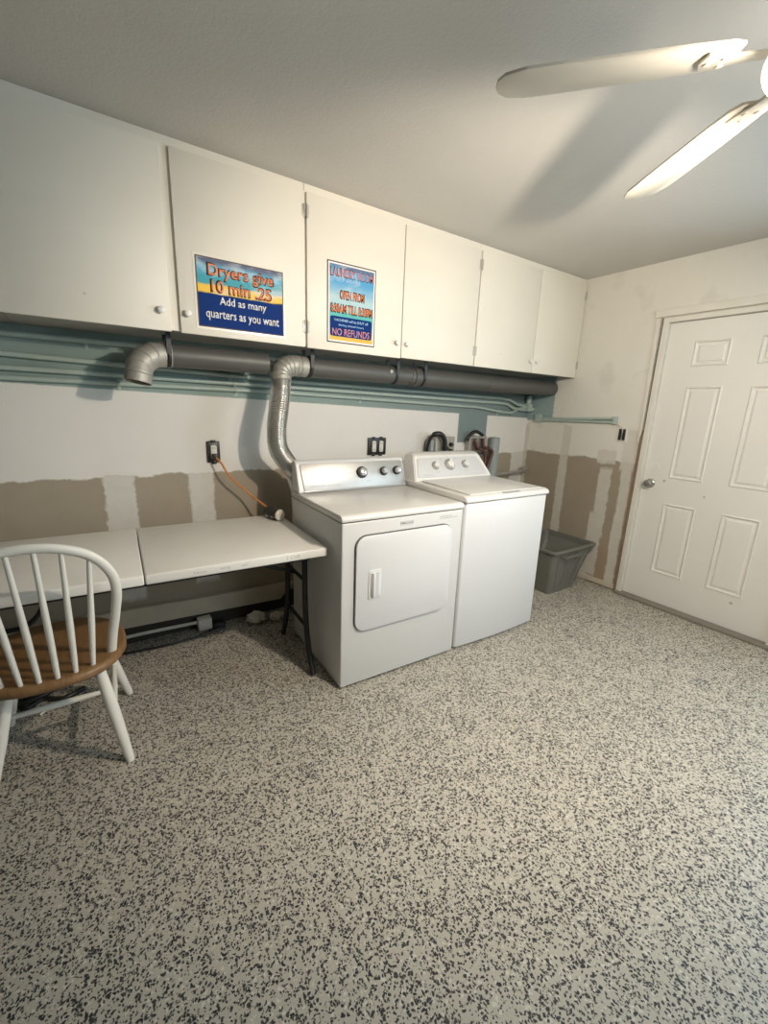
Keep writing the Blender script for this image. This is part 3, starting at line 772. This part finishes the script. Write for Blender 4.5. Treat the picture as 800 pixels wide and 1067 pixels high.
p = spline([(-1.255, -.06, .94), (-1.258, -.07, 1.10), (-1.245, -.10, 1.19), (-1.20, -.135, 1.212), (-1.15, -.14, 1.17), (-1.135, -.135, 1.08), (-1.12, -.13, .94), (-1.12, -.13, .012)], 12)
G().tube(p, [.012 + (.002 if i % 2 else 0) + (.007 if 26 < i < 60 else 0) for i in range(len(p))], 14).make('hose', MT['black'], t, world=True, angle=80)
t = thing('water_valves', 'white framed water valve box with dark red hoses beside the grey pipe', 'valve', (-.68, -.05, 1.0))
g = G()
for a in ((-.79, -.58, 1.165, 1.185), (-.79, -.58, 1.01, 1.03), (-.79, -.765, 1.03, 1.165), (-.605, -.58, 1.03, 1.165), (-.70, -.685, 1.03, 1.165)):
    g.box(a[0], a[1], -.055, -.0005, a[2], a[3], .003)
g.box(-.765, -.605, -.010, -.0005, 1.03, 1.165)
g.make('frame', MT['boxmetal'], t, world=True, smooth=False)
G().box(-.745, -.655, -.075, -.02, 1.186, 1.212, .006).make('cap', MT['whitepl'], t, world=True)
G().tube(spline([(-.655, -.07, 1.195), (-.74, -.085, 1.225), (-.80, -.09, 1.215), (-.84, -.09, 1.175), (-.845, -.088, 1.15)], 8), .014, 10).make('elbow', MT['black'], t, world=True)
G().tube(spline([(-.73, -.06, 1.15), (-.72, -.09, 1.09), (-.665, -.11, 1.06), (-.65, -.12, .98), (-.70, -.13, .85)], 8), .014, 10).make('hose', MT['copper'], t, world=True)
G().tube(spline([(-.64, -.06, 1.16), (-.65, -.09, 1.10), (-.60, -.11, 1.08), (-.565, -.115, 1.05), (-.59, -.12, .99), (-.66, -.13, .85)], 8), .014, 10).make('hose', MT['copper'], t, world=True)
G().tube(spline([(-.95, -.05, 1.05), (-.86, -.06, 1.05), (-.78, -.09, 1.02), (-.72, -.11, .96), (-.71, -.12, .85)], 8), .013, 10).make('hose', MT['black'], t, world=True)
t = thing('standpipe', 'grey plastic standpipe rising beside the water valves', 'pipe', (-.50, -.07, .0))
o = G().tube([(-.50, -.07, 0.), (-.50, -.07, 1.172)], .047, 24).make('pipe', MT['pvc'], t, world=True)
G().tube([(-.50, -.07, 1.1725), (-.50, -.07, 1.1735)], .041, 24).make('bore_shade', MT['seamd'], t, world=True)  # dark disc painting the shade inside the open pipe end
t = thing('drain_pipe', 'short grey pipe running low along the wall into the corner', 'pipe', (-.2, -.05, .82))
G().tube([(-.452, -.05, .835), (-.10, -.05, .845), (-.045, -.05, .86)], .016, 12).make('pipe', MT['boxmetal'], t, world=True)
G().tube([(-.07, -.05, .855), (-.004, -.05, .872)], .030, 14).make('coupling', MT['boxmetal'], t, world=True)

# ------------------------------------------------------------------ grey bin
t = thing('storage_bin', 'open grey plastic storage bin in the corner beside the washer', 'bin', (-.36, -.65, 0))
def ring(bm, x0, x1, y0, y1, z, r, n=4):
    return [bm.verts.new((p[0], p[1], z)) for p in rrect(x0, x1, y0, y1, r, n)]
bm = bmesh.new()
lv = [(-.560, -.225, -.825, -.455, .0, .03), (-.600, -.075, -.862, -.410, .345, .035), (-.618, -.052, -.882, -.392, .348, .035), (-.622, -.048, -.886, -.388, .362, .035), (-.616, -.054, -.880, -.394, .370, .035),
      (-.592, -.080, -.855, -.416, .368, .03), (-.588, -.086, -.850, -.420, .30, .03), (-.575, -.10, -.838, -.432, .296, .03), (-.550, -.235, -.815, -.465, .012, .03)]
R = [ring(bm, *a) for a in lv]
for i in range(len(R) - 1):
    n = len(R[i])
    for j in range(n): bm.faces.new((R[i][j], R[i][(j + 1) % n], R[i + 1][(j + 1) % n], R[i + 1][j]))
bm.faces.new(R[0]); bm.faces.new(R[-1][::-1])
g = G(); g.bm.free(); g.bm = bm; g.make('tub', MT['bin'], t, world=True, angle=35)
g = G()
for k in range(4):
    xb = lerp(-.50, -.28, k / 3); xt = lerp(-.53, -.17, k / 3)
    g.tube([(xb, -.829, .03), (xt, -.858, .30)], .006, 6)
g.make('rib', MT['bin'], t, world=True)
G().tube([(-.515, -.864, .322), (-.515, -.90, .318), (-.30, -.90, .318), (-.30, -.864, .322)], .008, 8).make('handle', MT['bin'], t, world=True)

# ------------------------------------------------------------------ windsor chair
t = thing('dining_chair', 'white spindle-back chair with oak seat pulled up to the folding table', 'chair', (-3.628, -.765, 0))
SC = Vector((-3.628, -.765, 0)); SZ = .458
bm = bmesh.new()
def outline(k, dz):
    o = []
    for i in range(48):
        a = 2 * PI * i / 48; ca_, sa_ = math.cos(a), math.sin(a)
        e = .82
        x = .238 * math.copysign(abs(ca_) ** e, ca_) * (1. if sa_ < 0 else 1 - .04 * sa_)
        y = .252 * math.copysign(abs(sa_) ** e, sa_)
        o.append(bm.verts.new((SC.x + x * k, SC.y + y * k, dz)))
    return o
rr = [outline(.90, SZ - .036), outline(.97, SZ - .034), outline(1., SZ - .024), outline(1., SZ - .012), outline(.975, SZ - .002), outline(.93, SZ), outline(.70, SZ - .004), outline(.4, SZ - .008)]
for i in range(len(rr) - 1):
    for j in range(48): bm.faces.new((rr[i][j], rr[i][(j + 1) % 48], rr[i + 1][(j + 1) % 48], rr[i + 1][j]))
bm.faces.new(rr[0][::-1]); bm.faces.new(rr[-1])
g = G(); g.bm.free(); g.bm = bm; g.make('seat', MT['oak'], t, world=True, angle=60, label='oak seat')
# bow
cx = SC.x
half_ = [(.184, -.885, SZ - .01), (.196, -.915, .54), (.212, -.955, .64), (.223, -.990, .73), (.218, -1.015, .80), (.190, -1.035, .862), (.145, -1.050, .907), (.085, -1.060, .934), (.03, -1.064, .945)]
bow = [(cx + a, b, c) for a, b, c in half_] + [(cx - a, b, c) for a, b, c in half_[::-1]]
G().tube(spline(bow, 6), .0162, 12, flat=.80).make('back_bow', MT['chairw'], t, world=True)
bpts = [Vector(p) for p in spline(bow, 10)]
for s in (.025, .075, .125):
    for sg in (-1, 1):
        xb = cx + sg * s; yb = -.992 + (s / .125) ** 2 * .034
        xt = cx - .006 + sg * s * 1.31
        tp = min((p for p in bpts if p.z > .75), key=lambda p: abs(p.x - xt))
        b = Vector((xb, yb, SZ - .006)); tp = tp.copy()
        G().tube([b.lerp(tp, f) for f in (0, .12, .4, .7, 1.)], [.0080, .0090, .0105, .0088, .0072], 10).make('spindle', MT['chairw'], t, world=True)
LG = {}
for nm, a, b in (('rr', (-3.492, -.905, SZ - .034), (-3.427, -.957, .0)), ('rl', (-3.745, -.925, SZ - .034), (-3.850, -.955, .0)), ('fr', (-3.495, -.600, SZ - .034), (-3.400, -.500, .0)), ('fl', (-3.765, -.600, SZ - .034), (-3.845, -.480, .0))):
    a, b = Vector(a), Vector(b); LG[nm] = (a, b)
    G().tube([a.lerp(b, f) for f in (0, .15, .45, .75, .97, 1.)], [.0165, .0195, .0215, .019, .0155, .0135], 14).make('leg', MT['chairw'], t, world=True)
def st(p, q, r=.0105):
    p, q = Vector(p), Vector(q)
    G().tube([p.lerp(q, f) for f in (0, .2, .5, .8, 1.)], [r * .8, r, r * 1.25, r, r * .8], 10).make('stretcher', MT['chairw'], t, world=True)
at = lambda k, f: LG[k][0].lerp(LG[k][1], f)
st(at('rr', .50), at('fr', .50)); st(at('rl', .50), at('fl', .50))
st(at('rr', .50).lerp(at('fr', .50), .45), at('rl', .50).lerp(at('fl', .50), .45))

# ------------------------------------------------------------------ things low behind the table and chair
t = thing('floor_outlet_box', 'white outlet box low on the back wall under the table', 'outlet', (-2.965, -.06, 0))
G().box(-3.005, -2.925, -.095, -.036, .018, .092, .006).make('box', MT['whitepl'], t, world=True)
G().tube([(-4.6, -.05, .072), (-3.3, -.05, .070), (-3.0, -.06, .066)], .010, 10).make('feed_pipe', MT['whitepl'], t, world=True)
G().box(-2.918, -2.85, -.10, -.04, .006, .045, .006).make('plug', MT['black'], t, world=True)
random.seed(3)
for (x, y, z, s, lab) in ((-2.66, -.12, .0, .05, 'crumpled white paper scrap under the table, nearer the white outlet box'), (-2.53, -.15, .0, .04, 'crumpled white paper scrap under the table, nearer the black table leg')):
    g = G()
    bmesh.ops.create_icosphere(g.bm, subdivisions=3, radius=s)
    zmin = 9
    for v in g.bm.verts:
        d_ = v.co.normalized(); k_ = .7 + .5 * random.random() * abs(math.sin(d_.x * 7 + d_.y * 5)) ; v.co = Vector((d_.x * s * 1.3 * k_, d_.y * s * k_, d_.z * s * .75 * k_)); zmin = min(zmin, v.co.z)
    for v in g.bm.verts: v.co += Vector((x, y, z - zmin))
    tag(g.make('paper_scrap', MT['paper'], smooth=False), lab, 'paper', 'paper scraps under the table')
t = tag(G().tube(spline([(-3.58, -.36, .012), (-3.66, -.40, .012), (-3.74, -.36, .012), (-3.80, -.40, .012), (-3.83, -.33, .012), (-3.76, -.29, .012), (-3.70, -.33, .030), (-3.78, -.38, .034), (-3.9, -.36, .012), (-4.3, -.3, .012)], 10), .011, 10).make('power_cord', MT['black']), 'black power cord coiled on the floor behind the chair legs', 'cord')
t = tag(G().tube(spline([(-3.60, -.20, TH - .10), (-3.672, -.38, .655), (-3.674, -.395, .545), (-3.69, -.40, .47), (-3.735, -.405, .42), (-3.79, -.405, .405), (-3.86, -.405, .42), (-3.92, -.40, .50), (-3.87, -.41, .545), (-3.80, -.41, .585), (-3.74, -.41, .64), (-3.72, -.40, TH - .052)], 8), .011, 10).make('hanging_cable', MT['black']), 'thick black cable hanging in a loop under the left half of the table', 'cable')
tag(G().tube(spline([(-3.745, -.475, .006), (-3.725, -.462, .014), (-3.70, -.450, .020), (-3.68, -.442, .006)], 8), .006, 8).make('white_cable_end', MT['whitepl']), 'short white cable end on the floor under the chair', 'cable')
tag(G().tube(spline([(-3.45, -.11, .008), (-3.2, -.14, .008), (-3.0, -.13, .008), (-2.88, -.11, .02)], 8), .007, 8).make('power_cord', MT['black']), 'thin black power cord along the wall at the white outlet box', 'cord')

# ------------------------------------------------------------------ ceiling fan
HB = Vector((-2.0917, -2.2736, 0)); ZB = 2.14
t = thing('ceiling_fan', 'white five-blade ceiling fan with lit glass shades at the upper right', 'ceiling fan', (HB.x, HB.y, H))
T0 = t.matrix_basis.inverted() @ Matrix.Translation((HB.x, HB.y, 0))
G().lathe([(.001, H - .0005), (.075, H - .0005), (.072, H - .03), (.03, H - .055), (.016, H - .058), (.001, H - .058)], T0, 28).make('canopy', MT['fanw'], t)
G().lathe([(.012, H - .0585), (.012, 2.285)], T0, 14).make('downrod', MT['fanw'], t)
G().lathe([(.001, 2.284), (.03, 2.284), (.06, 2.27), (.105, 2.24), (.118, 2.20), (.112, 2.165), (.085, 2.150), (.001, 2.149)], T0, 36).make('motor_housing', MT['fanw'], t)
G().lathe([(.001, 2.1485), (.055, 2.1485), (.062, 2.12), (.062, 2.075), (.045, 2.055), (.001, 2.050)], T0, 28).make('light_fitter', MT['fanb'], t)
a1 = math.atan2(-1.783 - HB.y, -2.526 - HB.x); a2 = math.atan2(-1.7166 - HB.y, -1.7465 - HB.x)
angs = [a1, a2] + [a2 - (2 * PI - (a1 - a2)) * k / 4 for k in (1, 2, 3)]
RB = .668
for a in angs:
    Rm = T0 @ Matrix.Translation((0, 0, ZB)) @ Matrix.Rotation(a, 4, 'Z') @ Matrix.Rotation(math.radians(-11), 4, 'X')
    o = [(.175, -.042), (.20, -.055), (.30, -.062), (.52, -.070), (.60, -.070), (.645, -.055), (RB - .005, -.03), (RB, 0)]
    o = o + [(x, -y) for x, y in o[-2::-1]]
    g = G(); g.prism(o, 'z', 0., .007, .002, 2); bmesh.ops.transform(g.bm, matrix=Rm, verts=g.bm.verts)
    bl = g.make('blade', MT['fanw'], t)
    g = G(); g.prism([(.105, -.016), (.17, -.018), (.235, -.035), (.245, 0), (.235, .035), (.17, .018), (.105, .016)], 'z', -.007, -.001, .001)
    for sx, sy in ((.20, -.015), (.20, .015), (.228, 0)): g.lathe([(.006, -.010), (.006, -.007)], Matrix.Translation((sx, sy, 0)), 10)
    bmesh.ops.transform(g.bm, matrix=Rm, verts=g.bm.verts); g.make('blade_iron', MT['fanw'], bl)
m = M('frosted_glass', .5); m.col((.80, .74, .58)); m.b.inputs['Transmission Weight'].default_value = .55; MT['glass'] = m.m
mb = M('lit_bulb', .4); mb.col((1., .9, .7)); mb.b.inputs['Emission Color'].default_value = (1., .80, .52, 1.); mb.b.inputs['Emission Strength'].default_value = 5.; MT['bulb'] = mb.m
LAMP = 6.
sh_dir = math.atan2(-2.250 - HB.y, -2.285 - HB.x)
for k in range(2):
    a = sh_dir + k * PI
    dv = Vector((math.cos(a), math.sin(a), 0)); ax = (dv * .80 + Vector((0, 0, -.60))).normalized()
    p0 = Vector((HB.x, HB.y, 2.10)) + dv * .058; p1 = Vector((HB.x, HB.y, 2.10)) + dv * .085
    base = p1
    arm = G().tube(spline([p0, p0.lerp(p1, .5) + Vector((0, 0, .012)), base], 4), .009, 10).make('lamp_arm', MT['fanb'], t, world=True)
    mm = t.matrix_basis.inverted() @ axis_mat(base, ax)
    G().lathe([(.018, -.004), (.022, .012), (.020, .026)], mm, 20).make('socket', MT['fanb'], arm)
    sh = G().lathe([(.022, .016), (.034, .024), (.041, .040), (.044, .056), (.052, .074), (.0505, .0745), (.0425, .057), (.0395, .041), (.0325, .0255), (.021, .018)], mm, 32, caps=False).make('glass_shade', MT['glass'], arm, label='bell-shaped glass shade')
    G().lathe([(.001, .026), (.010, .028), (.012, .045), (.022, .052), (.023, .060), (.016, .070), (.001, .074)], mm, 20).make('bulb', MT['bulb'], arm)
    L1 = bpy.data.lights.new('fan_lamp_light', 'POINT'); L1.energy = LAMP; L1.color = (1., .85, .68); L1.shadow_soft_size = .025
    lo = bpy.data.objects.new('fan_lamp_light', L1); C.objects.link(lo); lo.location = base + ax * .11
mm = T0 @ Matrix.Translation((0, 0, 2.0495)) @ Matrix.Rotation(PI, 4, 'X')
G().lathe([(.001, 0), (.016, 0), (.018, .012), (.026, .028), (.026, .042), (.016, .058), (.001, .064)], mm, 20).make('bulb', MT['bulb'], t)  # extra bulb added under the fitter to go with the spot
L2 = bpy.data.lights.new('added_spot', 'SPOT'); L2.energy = 98.; L2.color = (1., .85, .68); L2.shadow_soft_size = .03  # added spot below the fan, aimed to brighten the walls and door
L2.spot_size = math.radians(146); L2.spot_blend = .5
lo = bpy.data.objects.new('added_spot', L2); C.objects.link(lo); lo.location = (HB.x, HB.y, 1.95)
lo.rotation_euler = Vector((.32, .76, -.50)).to_track_quat('-Z', 'Y').to_euler()

# daylight
wd = bpy.data.worlds.new('daylight'); bpy.context.scene.world = wd; wd.use_nodes = True
bg = wd.node_tree.nodes['Background']; bg.inputs[0].default_value = (.74, .87, 1., 1.); bg.inputs[1].default_value = 15.5
def portal(loc, rot, sx, sy):
    l = bpy.data.lights.new('window_portal', 'AREA'); l.shape = 'RECTANGLE'; l.size = sx; l.size_y = sy; l.cycles.is_portal = True
    o = bpy.data.objects.new('window_portal', l); C.objects.link(o); o.location = loc; o.rotation_euler = rot
portal((-1.65, YR - .115, 1.835), (math.radians(90), 0, 0), 1.3, .63)
portal((.115, (W0 + W1) / 2, (WZ0 + WZ1) / 2), (0, math.radians(90), 0), WZ1 - WZ0, abs(W1 - W0))

# ------------------------------------------------------------------ camera
yaw, pitch, roll = .5998, -.2423, .0365
fw = Vector((math.sin(yaw) * math.cos(pitch), math.cos(yaw) * math.cos(pitch), math.sin(pitch)))
rt = Vector((math.cos(yaw), -math.sin(yaw), 0)); up = rt.cross(fw)
r2 = rt * math.cos(roll) + up * math.sin(roll); u2 = up * math.cos(roll) - rt * math.sin(roll)
cam = bpy.data.cameras.new('camera'); co = bpy.data.objects.new('camera', cam); C.objects.link(co)
co.matrix_world = Matrix(((r2.x, u2.x, -fw.x, -3.4126), (r2.y, u2.y, -fw.y, -2.6534), (r2.z, u2.z, -fw.z, 1.3973), (0, 0, 0, 1)))
cam.sensor_fit = 'HORIZONTAL'; cam.sensor_width = 36.; cam.lens = 441.995 / 800 * 36.; cam.clip_start = .02
sc = bpy.context.scene; sc.camera = co
sc.view_settings.view_transform = 'Standard'; sc.view_settings.look = 'None'; sc.view_settings.exposure = 0.04; sc.view_settings.gamma = 1.
sc.view_settings.use_curve_mapping = False
try:
    sc.cycles.use_denoising = True; sc.cycles.max_bounces = 10; sc.cycles.diffuse_bounces = 6; sc.cycles.sample_clamp_indirect = 8.
except Exception: pass
